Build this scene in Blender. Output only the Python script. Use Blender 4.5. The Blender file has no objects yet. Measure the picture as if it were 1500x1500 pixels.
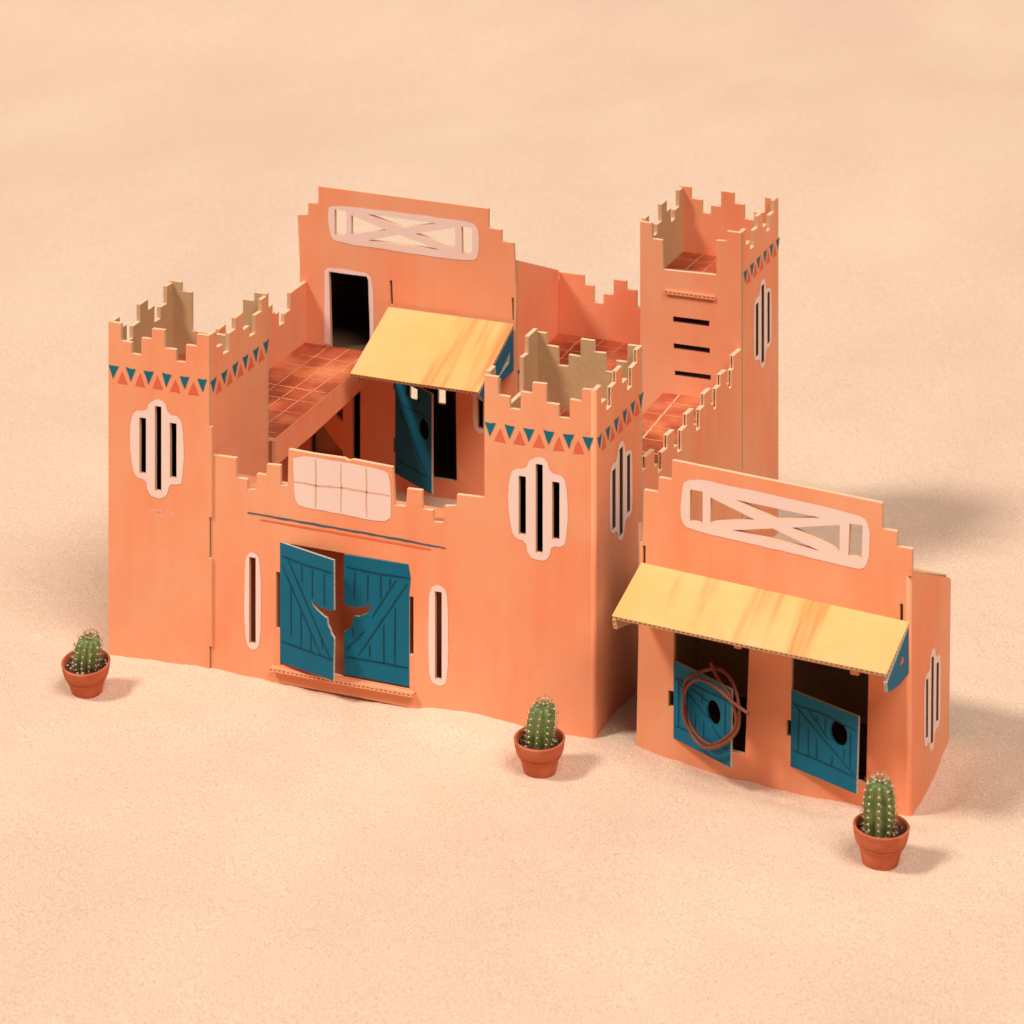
import bpy, bmesh, math, random
from mathutils import Vector, Matrix, noise
from mathutils.geometry import tessellate_polygon

random.seed(7)
CM = 0.01
sc = bpy.context.scene
COL = sc.collection
PI = math.pi

# ------------------------------------------------------------------ materials
def nodes(name):
    m = bpy.data.materials.new(name); m.use_nodes = True
    nt = m.node_tree
    return m, nt, nt.nodes['Principled BSDF'], nt.nodes, nt.links

def ramp(n, stops):
    r = n.new('ShaderNodeValToRGB'); e = r.color_ramp.elements
    while len(e) < len(stops): e.new(0.5)
    for el, (p, c) in zip(e, stops):
        el.position = p; el.color = (*c, 1) if len(c) == 3 else c
    return r

def tex(n, l, co, scale, detail=2, rough=.5, stretch=None):
    t = n.new('ShaderNodeTexNoise'); t.inputs['Scale'].default_value = scale
    t.inputs['Detail'].default_value = detail; t.inputs['Roughness'].default_value = rough
    if stretch:
        mp = n.new('ShaderNodeMapping'); mp.inputs['Scale'].default_value = stretch
        l.new(co, mp.inputs['Vector']); l.new(mp.outputs['Vector'], t.inputs['Vector'])
    else:
        l.new(co, t.inputs['Vector'])
    return t

def mixc(n, l, fac, a, b, typ='MIX'):
    m = n.new('ShaderNodeMix'); m.data_type = 'RGBA'; m.blend_type = typ
    def put(sock, v):
        if isinstance(v, (tuple, list)): sock.default_value = (*v, 1)
        elif isinstance(v, (int, float)): sock.default_value = v
        else: l.new(v, sock)
    put(m.inputs[0], fac); put(m.inputs[6], a); put(m.inputs[7], b)
    return m.outputs[2]

def bump(n, l, b, height, strength, dist):
    k = n.new('ShaderNodeBump'); k.inputs['Strength'].default_value = strength
    k.inputs['Distance'].default_value = dist
    l.new(height, k.inputs['Height']); l.new(k.outputs['Normal'], b.inputs['Normal'])

def paint(name, c1, c2, c3=None, rough=.72, spec=.2, stretch=(1, 1, .6), wear=None, brush=None, flute=False):
    """hand brushed matt paint over card: broad tone changes, brush streaks, faint flute ripple"""
    m, nt, b, n, l = nodes(name)
    co = n.new('ShaderNodeTexCoord').outputs['Object']
    t1 = tex(n, l, co, 7.5, 4, .6, stretch)
    r1 = ramp(n, [(.36, (0, 0, 0)), (.66, (1, 1, 1))]); l.new(t1.outputs['Fac'], r1.inputs['Fac'])
    c = mixc(n, l, r1.outputs['Color'], c1, c2)
    t2 = tex(n, l, co, 60, 4, .6, brush or (1, 1, .12))
    r2 = ramp(n, [(.35, (0, 0, 0)), (.75, (1, 1, 1))]); l.new(t2.outputs['Fac'], r2.inputs['Fac'])
    mul = n.new('ShaderNodeMath'); mul.operation = 'MULTIPLY'; mul.inputs[1].default_value = .25
    l.new(r2.outputs['Color'], mul.inputs[0])
    c = mixc(n, l, mul.outputs[0], c, c3 or c1)
    t3 = tex(n, l, co, 420, 2, .6)
    if wear:
        t4 = tex(n, l, co, 150, 4, .65, (1, 1, .6)); r3 = ramp(n, [(.70, (0, 0, 0)), (.78, (.6, .6, .6))]); l.new(t4.outputs['Fac'], r3.inputs['Fac'])
        c = mixc(n, l, r3.outputs['Color'], c, wear)
    l.new(c, b.inputs['Base Color'])
    b.inputs['Roughness'].default_value = rough; b.inputs['Specular IOR Level'].default_value = spec
    ad = n.new('ShaderNodeMath'); ad.operation = 'ADD'
    l.new(t2.outputs['Fac'], ad.inputs[0]); l.new(t3.outputs['Fac'], ad.inputs[1])
    hgt = ad.outputs[0]
    if flute:
        wv = n.new('ShaderNodeTexWave'); wv.bands_direction = 'Z'; wv.inputs['Scale'].default_value = 70; wv.inputs['Distortion'].default_value = .6
        l.new(co, wv.inputs['Vector'])
        ma = n.new('ShaderNodeMath'); ma.operation = 'MULTIPLY_ADD'; ma.inputs[1].default_value = .07
        l.new(wv.outputs['Fac'], ma.inputs[0]); l.new(hgt, ma.inputs[2]); hgt = ma.outputs[0]
    bump(n, l, b, hgt, .18, .0006)
    return m

def edge_mat(name, base, dark, lo, hi, dots=0.0):
    """cut card edge: two liners with the open flute between them (uv: u = cm along, v = across)"""
    m, nt, b, n, l = nodes(name)
    tc = n.new('ShaderNodeTexCoord')
    sep = n.new('ShaderNodeSeparateXYZ'); l.new(tc.outputs['UV'], sep.inputs[0])
    def math_(op, a, v):
        k = n.new('ShaderNodeMath'); k.operation = op
        for i, q in enumerate((a, v)):
            if isinstance(q, (int, float)): k.inputs[i].default_value = q
            else: l.new(q, k.inputs[i])
        return k.outputs[0]
    nz = tex(n, l, tc.outputs['Object'], 500, 2)
    v = math_('ADD', sep.outputs['Y'], math_('MULTIPLY', math_('SUBTRACT', nz.outputs['Fac'], .5), .3))
    band = math_('MULTIPLY', math_('GREATER_THAN', v, lo), math_('LESS_THAN', v, hi))
    if dots:
        fr = math_('FRACT', math_('MULTIPLY', sep.outputs['X'], 1 / dots), 0)
        band = math_('MULTIPLY', band, math_('LESS_THAN', fr, .55))
    n2 = tex(n, l, tc.outputs['Object'], 130, 3)
    col = mixc(n, l, n2.outputs['Fac'], tuple(x * .8 for x in base), tuple(min(1, x * 1.2) for x in base))
    l.new(mixc(n, l, band, col, dark), b.inputs['Base Color'])
    b.inputs['Roughness'].default_value = .85; b.inputs['Specular IOR Level'].default_value = .1
    return m

def kraft(name, a, b_):
    m, nt, b, n, l = nodes(name)
    co = n.new('ShaderNodeTexCoord').outputs['Object']
    t = tex(n, l, co, 30, 4, .6); t2 = tex(n, l, co, 700, 2, .6, (1, 1, .4))
    c = mixc(n, l, t.outputs['Fac'], a, b_)
    r = ramp(n, [(.3, (.86, .86, .86)), (.7, (1, 1, 1))]); l.new(t2.outputs['Fac'], r.inputs['Fac'])
    l.new(mixc(n, l, 1.0, c, r.outputs['Color'], 'MULTIPLY'), b.inputs['Base Color'])
    b.inputs['Roughness'].default_value = .8; b.inputs['Specular IOR Level'].default_value = .15
    bump(n, l, b, t2.outputs['Fac'], .15, .0004)
    return m

M = {}
M['orange'] = paint('orange_paint', (.865, .375, .198), (.875, .262, .118), (.865, .45, .265), wear=(.84, .56, .38), flute=True)
M['pink'] = paint('pale_pink_paint', (.88, .66, .575), (.87, .61, .52), (.89, .71, .64))
M['teal'] = paint('teal_paint', (.001, .135, .225), (.001, .115, .195), (.004, .155, .25), rough=.6, wear=None)
M['ink'] = paint('dark_teal_strokes', (.003, .045, .075), (.004, .055, .09), rough=.7)
M['blue'] = paint('blue_triangle_paint', (.004, .16, .21), (.003, .13, .18), rough=.65)
M['coral'] = paint('coral_triangle_paint', (.78, .155, .075), (.72, .12, .055))
M['slate'] = paint('slate_line_paint', (.07, .12, .15), (.05, .11, .15))
M['redline'] = paint('red_line_paint', (.75, .12, .045), (.78, .16, .07))
M['groove'] = paint('sign_groove', (.72, .34, .20), (.80, .45, .32))
M['grout'] = paint('pale_tile_lines', (.82, .38, .23), (.74, .26, .13))
M['yellow'] = paint('yellow_awning_paint', (.80, .425, .135), (.78, .48, .21), (.78, .345, .095))
M['kraft'] = kraft('bare_kraft_card', (.58, .35, .175), (.66, .42, .22))
M['brown'] = kraft('dark_shade_card', (.105, .05, .028), (.14, .07, .04))  # interior shade put into the card colour so openings read black
M['edge_top'] = kraft('painted_card_edge', (.90, .52, .30), (.88, .60, .40))
M['edge_plain'] = kraft('cut_card_edge', (.66, .36, .19), (.74, .46, .28))
M['edge_open'] = edge_mat('open_card_edge', (.84, .46, .26), (.12, .05, .022), .38, .64)
M['edge_flute'] = edge_mat('fluted_card_edge', (.72, .47, .26), (.22, .11, .05), .30, .72, .42)
M['edge_step'] = edge_mat('painted_step_edge', (.84, .36, .18), (.30, .11, .05), .36, .68, .42)
M['edge_pale'] = edge_mat('worn_door_edge', (.50, .43, .33), (.20, .16, .12), .36, .56, .5)

# yellow awning gets rust red and ochre streaks running down its slope
def streak(mat, off=0.0):
    nt = mat.node_tree; n, l = nt.nodes, nt.links; b = n['Principled BSDF']
    src = b.inputs['Base Color'].links[0].from_socket
    co = n.new('ShaderNodeTexCoord').outputs['Object']
    t = tex(n, l, co, 170, 2, .6, (1, .05, .05))
    r = ramp(n, [(.36, (.25, .25, .25)), (.64, (1, 1, 1))]); l.new(t.outputs['Fac'], r.inputs['Fac'])
    t2 = tex(n, l, co, 26, 2, .5, (1.2, .16, .16)); t2.inputs['Vector'].links[0].from_node.inputs['Location'].default_value = (off, 0, 0); r2 = ramp(n, [(.50, (0, 0, 0)), (.64, (1, 1, 1))]); l.new(t2.outputs['Fac'], r2.inputs['Fac'])
    k = n.new('ShaderNodeMath'); k.operation = 'MULTIPLY'; l.new(r.outputs['Color'], k.inputs[0]); l.new(r2.outputs['Color'], k.inputs[1])
    k2 = n.new('ShaderNodeMath'); k2.operation = 'MULTIPLY'; k2.inputs[1].default_value = .8; l.new(k.outputs[0], k2.inputs[0])
    l.new(mixc(n, l, k2.outputs[0], src, (.64, .21, .065)), b.inputs['Base Color'])
streak(M['yellow'])
M['yellow_streaked'] = paint('streaked_yellow_paint', (.80, .425, .135), (.78, .48, .21), (.78, .345, .095))
streak(M['yellow_streaked'], -.068)

def tile_mat():
    m, nt, b, n, l = nodes('red_tile_paint')
    co = n.new('ShaderNodeTexCoord').outputs['Object']
    t = tex(n, l, co, 15, 3, .6)
    r = ramp(n, [(.34, (.24, .045, .02)), (.50, (.41, .08, .032)), (.70, (.66, .19, .08))]); l.new(t.outputs['Fac'], r.inputs['Fac'])
    v = n.new('ShaderNodeTexVoronoi'); v.inputs['Scale'].default_value = 45; l.new(co, v.inputs['Vector'])
    l.new(mixc(n, l, .10, r.outputs['Color'], v.outputs['Color'], 'SOFT_LIGHT'), b.inputs['Base Color'])
    b.inputs['Roughness'].default_value = .65; b.inputs['Specular IOR Level'].default_value = .2
    t2 = tex(n, l, co, 300, 3); bump(n, l, b, t2.outputs['Fac'], .2, .0005)
    return m
M['tile'] = tile_mat()

def sand_mat():
    m, nt, b, n, l = nodes('fine_sand')
    co = n.new('ShaderNodeTexCoord').outputs['Object']
    big = tex(n, l, co, 4.5, 4, .5, (1, .5, 1))
    rb = ramp(n, [(.30, (.755, .525, .39)), (.50, (.79, .56, .412)), (.70, (.82, .592, .435))]); l.new(big.outputs['Fac'], rb.inputs['Fac'])
    g = tex(n, l, co, 640, 3, .9)
    rg = ramp(n, [(.32, (.60, .57, .55)), (.47, (.93, .93, .93)), (.56, (1.0, 1.0, 1.0)), (.70, (1.25, 1.25, 1.25))]); l.new(g.outputs['Fac'], rg.inputs['Fac'])
    c = mixc(n, l, 1.0, rb.outputs['Color'], rg.outputs['Color'], 'MULTIPLY')
    sp = tex(n, l, co, 1150, 1, .5)
    rs = ramp(n, [(.69, (0, 0, 0)), (.73, (1, 1, 1))]); l.new(sp.outputs['Fac'], rs.inputs['Fac'])
    c = mixc(n, l, rs.outputs['Color'], c, (.34, .20, .12))
    l.new(c, b.inputs['Base Color'])
    b.inputs['Roughness'].default_value = .9; b.inputs['Specular IOR Level'].default_value = .12
    t2 = tex(n, l, co, 130, 5, .75)
    a = n.new('ShaderNodeMath'); a.operation = 'MULTIPLY_ADD'; a.inputs[1].default_value = .6
    l.new(g.outputs['Fac'], a.inputs[0]); l.new(t2.outputs['Fac'], a.inputs[2])
    bump(n, l, b, a.outputs[0], .7, .0014)
    return m
M['sand'] = sand_mat()

def simple(name, c1, c2, scale, rough=.7, spec=.25, bs=.2, bd=.0005):
    m, nt, b, n, l = nodes(name)
    co = n.new('ShaderNodeTexCoord').outputs['Object']
    t = tex(n, l, co, scale, 4, .6)
    r = ramp(n, [(.3, c1), (.7, c2)]); l.new(t.outputs['Fac'], r.inputs['Fac'])
    l.new(r.outputs['Color'], b.inputs['Base Color'])
    b.inputs['Roughness'].default_value = rough; b.inputs['Specular IOR Level'].default_value = spec
    t2 = tex(n, l, co, scale * 8, 3, .6); bump(n, l, b, t2.outputs['Fac'], bs, bd)
    return m
M['terracotta'] = simple('terracotta', (.46, .10, .04), (.64, .185, .085), 38, .8, .2, .3, .0007)
M['soil'] = simple('dark_potting_soil', (.055, .025, .016), (.17, .085, .05), 500, .95, .1, .8, .001)
M['grit'] = simple('pale_grit', (.42, .30, .22), (.65, .50, .40), 300, .9, .1)
M['cactus'] = simple('cactus_skin', (.055, .115, .028), (.19, .215, .065), 120, .5, .4)
M['areole'] = simple('woolly_areole', (.75, .62, .42), (.85, .74, .55), 400, .95, .1)
M['spine'] = simple('spine', (.40, .16, .07), (.72, .46, .27), 300, .6, .2)

def rope_mat():
    m, nt, b, n, l = nodes('brown_leather_cord')
    tc = n.new('ShaderNodeTexCoord')
    w = n.new('ShaderNodeTexWave'); w.inputs['Scale'].default_value = 1.3; w.inputs['Distortion'].default_value = 1.5
    l.new(tc.outputs['UV'], w.inputs['Vector'])
    t = tex(n, l, tc.outputs['Object'], 160, 3)
    c = mixc(n, l, t.outputs['Fac'], (.13, .03, .013), (.28, .075, .032))
    r = ramp(n, [(.0, (.78, .78, .78)), (1, (1.1, 1.1, 1.1))]); l.new(w.outputs['Fac'], r.inputs['Fac'])
    l.new(mixc(n, l, 1.0, c, r.outputs['Color'], 'MULTIPLY'), b.inputs['Base Color'])
    b.inputs['Roughness'].default_value = .55; b.inputs['Specular IOR Level'].default_value = .35
    bump(n, l, b, t.outputs['Fac'], .3, .0006)
    return m
M['rope'] = rope_mat()

# ------------------------------------------------------------------ mesh builder
class F:
    """a flat frame: origin, in-plane axes U, V and outward normal N, all in centimetres"""
    def __init__(s, O, U, V, N):
        s.O, s.U, s.V, s.N = Vector(O), Vector(U).normalized(), Vector(V).normalized(), Vector(N).normalized()
    def p(s, u, v, w=0.0): return s.O + u * s.U + v * s.V + w * s.N

Z = (0, 0, 1)
def FY(y, sgn=-1): return F((0, y, 0), (1, 0, 0), Z, (0, sgn, 0))       # u = x
def FX(x, sgn=1): return F((x, 0, 0), (0, 1, 0), Z, (sgn, 0, 0))        # u = y
def FZ(z): return F((0, 0, z), (1, 0, 0), (0, 1, 0), Z)
def Fang(P, ang):                                                        # a wall turned by ang, outward to its right-hand side
    c, s = math.cos(ang), math.sin(ang)
    return F((P[0], P[1], 0), (c, s, 0), Z, (s, -c, 0))

class MB:
    def __init__(s):
        s.bm = bmesh.new(); s.uv = s.bm.loops.layers.uv.new('uv'); s.mats = []
    def mi(s, m):
        if m not in s.mats: s.mats.append(m)
        return s.mats.index(m)
    def slab(s, fr, outline, holes=(), t=.38, mo='orange', mi='kraft', mh='edge_top', mv='edge_plain', w0=0.0, mhole=None):
        bm, uvl = s.bm, s.uv
        loops = [list(outline)] + [list(h) for h in holes]
        flat = [q for lp in loops for q in lp]
        ov = [bm.verts.new(fr.p(u, v, w0)) for u, v in flat]
        iv = [bm.verts.new(fr.p(u, v, w0 - t)) for u, v in flat]
        new = []
        for tri in tessellate_polygon([[Vector((u, v, 0)) for u, v in lp] for lp in loops]):
            a, b, c = (Vector((*flat[i], 0)) for i in tri)
            if abs((b - a).cross(c - a).z) < 1e-9: continue
            for vs, mt in ((ov, mo), (iv, mi)):
                try: f = bm.faces.new([vs[i] for i in tri])
                except ValueError: continue
                f.material_index = s.mi(mt); new.append(f)
                for lp, i in zip(f.loops, tri): lp[uvl].uv = flat[i]
        base = 0
        for lp in loops:
            k = len(lp); acc = 0
            for i in range(k):
                j = (i + 1) % k
                du, dv = lp[j][0] - lp[i][0], lp[j][1] - lp[i][1]
                L = math.hypot(du, dv)
                try: f = bm.faces.new([ov[base + i], ov[base + j], iv[base + j], iv[base + i]])
                except ValueError: continue
                f.material_index = s.mi(mhole if (mhole and base) else mv if abs(dv) > abs(du) else mh); new.append(f)
                for q, c in zip(f.loops, ((acc, 0), (acc + L, 0), (acc + L, 1), (acc, 1))): q[uvl].uv = c
                acc += L
            base += k
        bmesh.ops.recalc_face_normals(bm, faces=new)
    def sheet(s, fr, outline, holes=(), w=.03, m='pink'):
        """a coat of paint: one thin sheet lying on the card"""
        bm = s.bm
        loops = [list(outline)] + [list(h) for h in holes]
        flat = [q for lp in loops for q in lp]
        vs = [bm.verts.new(fr.p(u, v, w)) for u, v in flat]
        for tri in tessellate_polygon([[Vector((u, v, 0)) for u, v in lp] for lp in loops]):
            a, b, c = (Vector((*flat[i], 0)) for i in tri)
            if abs((b - a).cross(c - a).z) < 1e-9: continue
            try: f = bm.faces.new([vs[i] for i in tri])
            except ValueError: continue
            f.normal_update()
            if f.normal.dot(fr.N) < 0: f.normal_flip()
            f.material_index = s.mi(m)
    def stroke(s, fr, pts, width=.12, w=.035, m='ink', wob=.02):
        """a brush line: a narrow strip of uneven width"""
        P = []
        for (a, b) in zip(pts[:-1], pts[1:]):
            n = max(2, int(math.hypot(b[0] - a[0], b[1] - a[1]) / .5))
            P += [(a[0] + (b[0] - a[0]) * i / n, a[1] + (b[1] - a[1]) * i / n) for i in range(n)]
        P.append(pts[-1])
        L, R = [], []
        for i, (x, y) in enumerate(P):
            q, r = P[max(0, i - 1)], P[min(len(P) - 1, i + 1)]
            dx, dy = r[0] - q[0], r[1] - q[1]; d = math.hypot(dx, dy) or 1
            e = min(i, len(P) - 1 - i) / max(1, len(P) - 1)
            ww = width * .5 * (.62 + .38 * min(1, e * 6)) * random.uniform(.8, 1.2)
            ox, oy = random.uniform(-wob, wob), random.uniform(-wob, wob)
            L.append((x + ox - dy / d * ww, y + oy + dx / d * ww)); R.append((x + ox + dy / d * ww, y + oy - dx / d * ww))
        k = s.mi(m)
        for i in range(len(P) - 1):
            f = s.bm.faces.new([s.bm.verts.new(fr.p(u, v, w)) for u, v in (L[i], L[i + 1], R[i + 1], R[i])])
            f.normal_update()
            if f.normal.dot(fr.N) < 0: f.normal_flip()
            f.material_index = k
    def fold(s, c, r, z0, z1, t, a0, a1, mo='orange', mi='kraft'):
        """a rounded fold in the card: part of an upright tube about the point c"""
        n = 8; rings = []
        for rr in (r, r - t):
            rings.append([[s.bm.verts.new((c[0] + rr * math.cos(a0 + (a1 - a0) * i / n), c[1] + rr * math.sin(a0 + (a1 - a0) * i / n), z)) for z in (z0, z1)] for i in range(n + 1)])
        o, q = rings; new = []
        for i in range(n):
            for ring, mt in ((o, mo), (q, mi)):
                f = s.bm.faces.new([ring[i][0], ring[i + 1][0], ring[i + 1][1], ring[i][1]]); f.material_index = s.mi(mt); f.smooth = True; new.append(f)
            f = s.bm.faces.new([o[i][1], o[i + 1][1], q[i + 1][1], q[i][1]]); f.material_index = s.mi('edge_top'); new.append(f)
        bmesh.ops.recalc_face_normals(s.bm, faces=new)
    def build(s, name, parent=None, label=None):
        for v in s.bm.verts: v.co *= CM
        me = bpy.data.meshes.new(name); s.bm.to_mesh(me); s.bm.free()
        for m in s.mats: me.materials.append(M[m])
        o = bpy.data.objects.new(name, me); COL.objects.link(o)
        if parent: o.parent = parent
        if label: o['label'] = label
        return o

def local(o, root_loc):
    """shift a mesh built in world coordinates so that it sits under an Empty at root_loc"""
    o.data.transform(Matrix.Translation(-Vector(root_loc)))
    return o

def chaikin(P, it=2):
    for _ in range(it):
        Q = []
        for i in range(len(P)):
            a, b = P[i], P[(i + 1) % len(P)]
            Q += [(a[0] * .75 + b[0] * .25, a[1] * .75 + b[1] * .25), (a[0] * .25 + b[0] * .75, a[1] * .25 + b[1] * .75)]
        P = Q
    return P

def wob(P, a=.04, step=.6):
    """a hand painted outline: resampled with a little unevenness"""
    Q = []
    for i in range(len(P)):
        x0, y0 = P[i]; x1, y1 = P[(i + 1) % len(P)]
        n = max(1, int(math.hypot(x1 - x0, y1 - y0) / step))
        for k in range(n):
            Q.append((x0 + (x1 - x0) * k / n + random.uniform(-a, a), y0 + (y1 - y0) * k / n + random.uniform(-a, a)))
    return Q

def rect(a, b, c, d): return [(a, c), (b, c), (b, d), (a, d)]
def rrect(a, b, c, d, r=.5): return wob(chaikin([(a + r, c), (b - r, c), (b, c + r), (b, d - r), (b - r, d), (a + r, d), (a, d - r), (a, c + r)], 2), .025, .5)

# ------------------------------------------------------------------ ground height
def sm(a, b, x):
    t = max(0.0, min(1.0, (x - a) / (b - a))); return t * t * (3 - 2 * t)
SA = math.radians(-4.469); SP = (49.43, .47); SB = (72.92, -1.37)
ANCH = [(0, -.2, -.2), (1.7, -.2, -.15), (3.5, -.3, .05), (6.3, -.3, .05), (9.5, -.3, .35), (11, 0, .4), (13, 0, .05), (15.7, 0, -.1), (20, 0, -.2),
        (25, 0, -.22), (28.7, 0, -.1), (32.9, 0, .65), (35.4, 0, .6), (37.9, 0, .4), (40.5, 0, .2), (43.4, 0, .1), (45.3, 0, .04), (46.8, .3, .6), (47.2, 4, .4),
        (49.4, .3, .25), (51.2, .2, -.2), (53.7, 0, -.4), (58.5, -.3, -.6), (63.3, -.7, -.65), (67.4, -1, -.45), (72.6, -1.4, -.3),
        (73.1, 1.6, -.85), (73.2, 5.6, -.6), (73.2, 10.6, .25)]
def ground(x, y):
    z = .0; d = max(0, math.hypot(x - 35, y - 10) - 30)
    amp = 1 + min(2.2, d / 70)
    z += .22 * amp * noise.noise((x / 17 + 3.1, y / 15 - 1.7, .3)) + .26 * noise.noise((x / 7.5 - 5, y / 9 + 2, 4.2)) + .08 * noise.noise((x / 2.9, y / 2.7, 9.1)) + .035 * noise.noise((x / 1.3, y / 1.2, 2.1))
    z += 1.2 * (amp - 1) * noise.noise((x / 75 + .4, y / 60 + .9, 7.7))
    sw = sv = 0
    for ax, ay, az in ANCH:
        w = math.exp(-((x - ax) ** 2 + (y - ay) ** 2) / 9.0); sw += w; sv += w * az
    if sw > 1e-6:
        k = min(1, sw * 1.3); z += .16 * k * noise.noise((x / 1.6 + 7, y / 1.6, 3.3)) + .1 * k * noise.noise((x / .8, y / .8 + 4, 1.3)); z = z * (1 - k) + (sv / sw + .55 * z) * k
    inside = sm(1.5, 4, x) * sm(45.5, 43, x) * sm(3, 34, y) * sm(47.5, 46, y)
    return z * (1 - .5 * inside) + 3.1 * inside

def build_sand():
    def axis(lo, a, b, hi, st):
        X = []; x = a
        while x <= b: X.append(x); x += st
        g = st; x = b
        while x < hi: g = min(14, g * 1.12); x += g; X.append(x)
        g = st; x = a
        while x > lo: g = min(14, g * 1.12); x -= g; X.insert(0, x)
        return X
    X = axis(-420, -8, 92, 420, .55); Y = axis(-140, -22, 52, 620, .55)
    vs = [(x * CM, y * CM, ground(x, y) * CM) for y in Y for x in X]
    n = len(X)
    fs = [(j * n + i, j * n + i + 1, (j + 1) * n + i + 1, (j + 1) * n + i) for j in range(len(Y) - 1) for i in range(n - 1)]
    me = bpy.data.meshes.new('sand'); me.from_pydata(vs, [], fs)
    for p in me.polygons: p.use_smooth = True
    me.materials.append(M['sand'])
    o = bpy.data.objects.new('sand', me); COL.objects.link(o)
    o['kind'] = 'structure'; o['label'] = 'pale peach sand spread under and behind the cardboard fort'; o['category'] = 'sand'
build_sand()

# ------------------------------------------------------------------ crenellation templates
T0 = [(0, .125, 29.35), (.125, .23, 27.8), (.23, .33, 26.8), (.33, .435, 28.35), (.435, .56, 29.3), (.56, .672, 27.75), (.672, .772, 26.7), (.772, .882, 28.3), (.882, 1, 29.35)]
TT = [(0, .125, 32.35), (.125, .235, 30.8), (.235, .335, 30.0), (.335, .44, 31.4), (.44, .57, 32.45), (.57, .675, 30.9), (.675, .765, 30.1), (.765, .88, 31.4), (.88, 1, 32.5)]
def steps(T, a, b): return [(a + f * (b - a), a + g * (b - a), z) for f, g, z in T]
def mirror(T): return [(1 - g, 1 - f, z) for f, g, z in reversed(T)]
def wall(S, z0, lo=None, hi=None):
    """outline of a stepped wall from a list of (from, to, height)"""
    lo = S[0][0] if lo is None else lo; hi = S[-1][1] if hi is None else hi
    P = [(lo, z0)]
    for a, b, z in S:
        a, b = max(a, lo), min(b, hi)
        if b - a < 1e-4: continue
        P += [(a, z + random.uniform(-.04, .04)), (b, z + random.uniform(-.04, .04))]
    P.append((hi, z0))
    return P

def frieze(fr, u0, pitch, top, n=6, dw=1.0, w=.03, mb=None):
    b = mb or MB(); j = lambda: random.uniform(-.06, .06)
    for k in range(n):
        u = u0 + k * pitch
        b.sheet(fr, [(u + j(), top + j()), (u + dw * .5, top - .04 + j() * .5), (u + dw + j(), top + j()), (u + dw * .72, top - .62 + j() * .6), (u + dw * .5 + j(), top - 1.2 + j()), (u + dw * .24, top - .6 + j() * .6)], w=w, m='blue')
        if k < n - 1:
            c = u + pitch * .5 + dw * .5
            b.sheet(fr, [(c - dw * .52 + j(), top - 1.5 + j()), (c + j() * .5, top - 1.47), (c + dw * .52 + j(), top - 1.5 + j()), (c + dw * .26, top - .92 + j() * .6), (c + j(), top - .33 + j()), (c - dw * .26, top - .9 + j() * .6)], w=w, m='coral')
    return b

SLF = lambda x: [rect(x + 3.12, x + 3.78, 16.35, 21.3), rect(x + 4.66, x + 5.3, 15.05, 22.52), rect(x + 6.14, x + 6.81, 16.4, 21.25)]
TRF = lambda x: wob(chaikin([(x + u, v) for u, v in ((2.25, 20.9), (2.66, 21.85), (3.85, 21.97), (4.0, 22.64), (4.88, 23.2), (5.7, 22.95), (5.98, 21.95), (7.0, 21.9), (7.42, 21.3), (7.57, 18.98), (7.38, 16.2), (7.0, 15.85), (6.1, 15.85), (5.95, 14.95), (5.4, 14.45), (4.4, 14.45), (3.92, 14.9), (3.8, 15.85), (2.9, 15.9), (2.42, 16.6), (2.15, 18.91))], 1), .03, .7)
SLS = lambda y, z: [rect(y + 4.05, y + 4.88, z + 16.2, z + 21.2), rect(y + 5.84, y + 6.68, z + 15.0, z + 22.4), rect(y + 7.74, y + 8.5, z + 16.25, z + 21.15)]
TRS = lambda y, z: wob(chaikin([(y + u, z + v) for u, v in ((3.5, 21.3), (4.0, 21.8), (5.2, 21.7), (5.5, 22.75), (6.4, 23.0), (7.1, 22.5), (7.3, 21.6), (8.4, 21.55), (9.05, 21.0), (9.1, 16.2), (8.5, 15.8), (7.3, 15.9), (7.0, 14.75), (6.3, 14.45), (5.6, 14.7), (5.3, 15.7), (4.2, 15.8), (3.5, 16.3), (3.35, 19))], 1), .03, .7)

def thing(name, loc, label, cat, group=None):
    o = bpy.data.objects.new(name, None); COL.objects.link(o)
    o.location = Vector(loc) * CM; o.empty_display_size = .02
    o['label'] = label; o['category'] = cat
    if group: o['group'] = group
    return o

def tiles(mb, z, xs, ys, x0, x1, y0, y1, width=.13, curve=.25):
    fr = FZ(z)
    for y in ys:
        pts = [(x0 + (x1 - x0) * i / 8, y + curve * (1 - (i / 8)) ** 2 + random.uniform(-.05, .05)) for i in range(9)]
        a = random.choice((0, 0, 1)); mb.stroke(fr, pts[a:], width * random.uniform(.55, 1.1), .03, 'grout')
    for a, b in xs:
        pts = [(a + (b - a) * i / 12 + random.uniform(-.05, .05), y0 + (y1 - y0) * i / 12) for i in range(13)]
        mb.stroke(fr, pts, width * random.uniform(.55, .8), .03, 'grout')

# ================================================================== THE FORT
fort = thing('cardboard_fort', (0, 0, 0), 'large orange painted cardboard desert fort with three stepped towers, teal double gate and yellow awning', 'toy fort')

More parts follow.
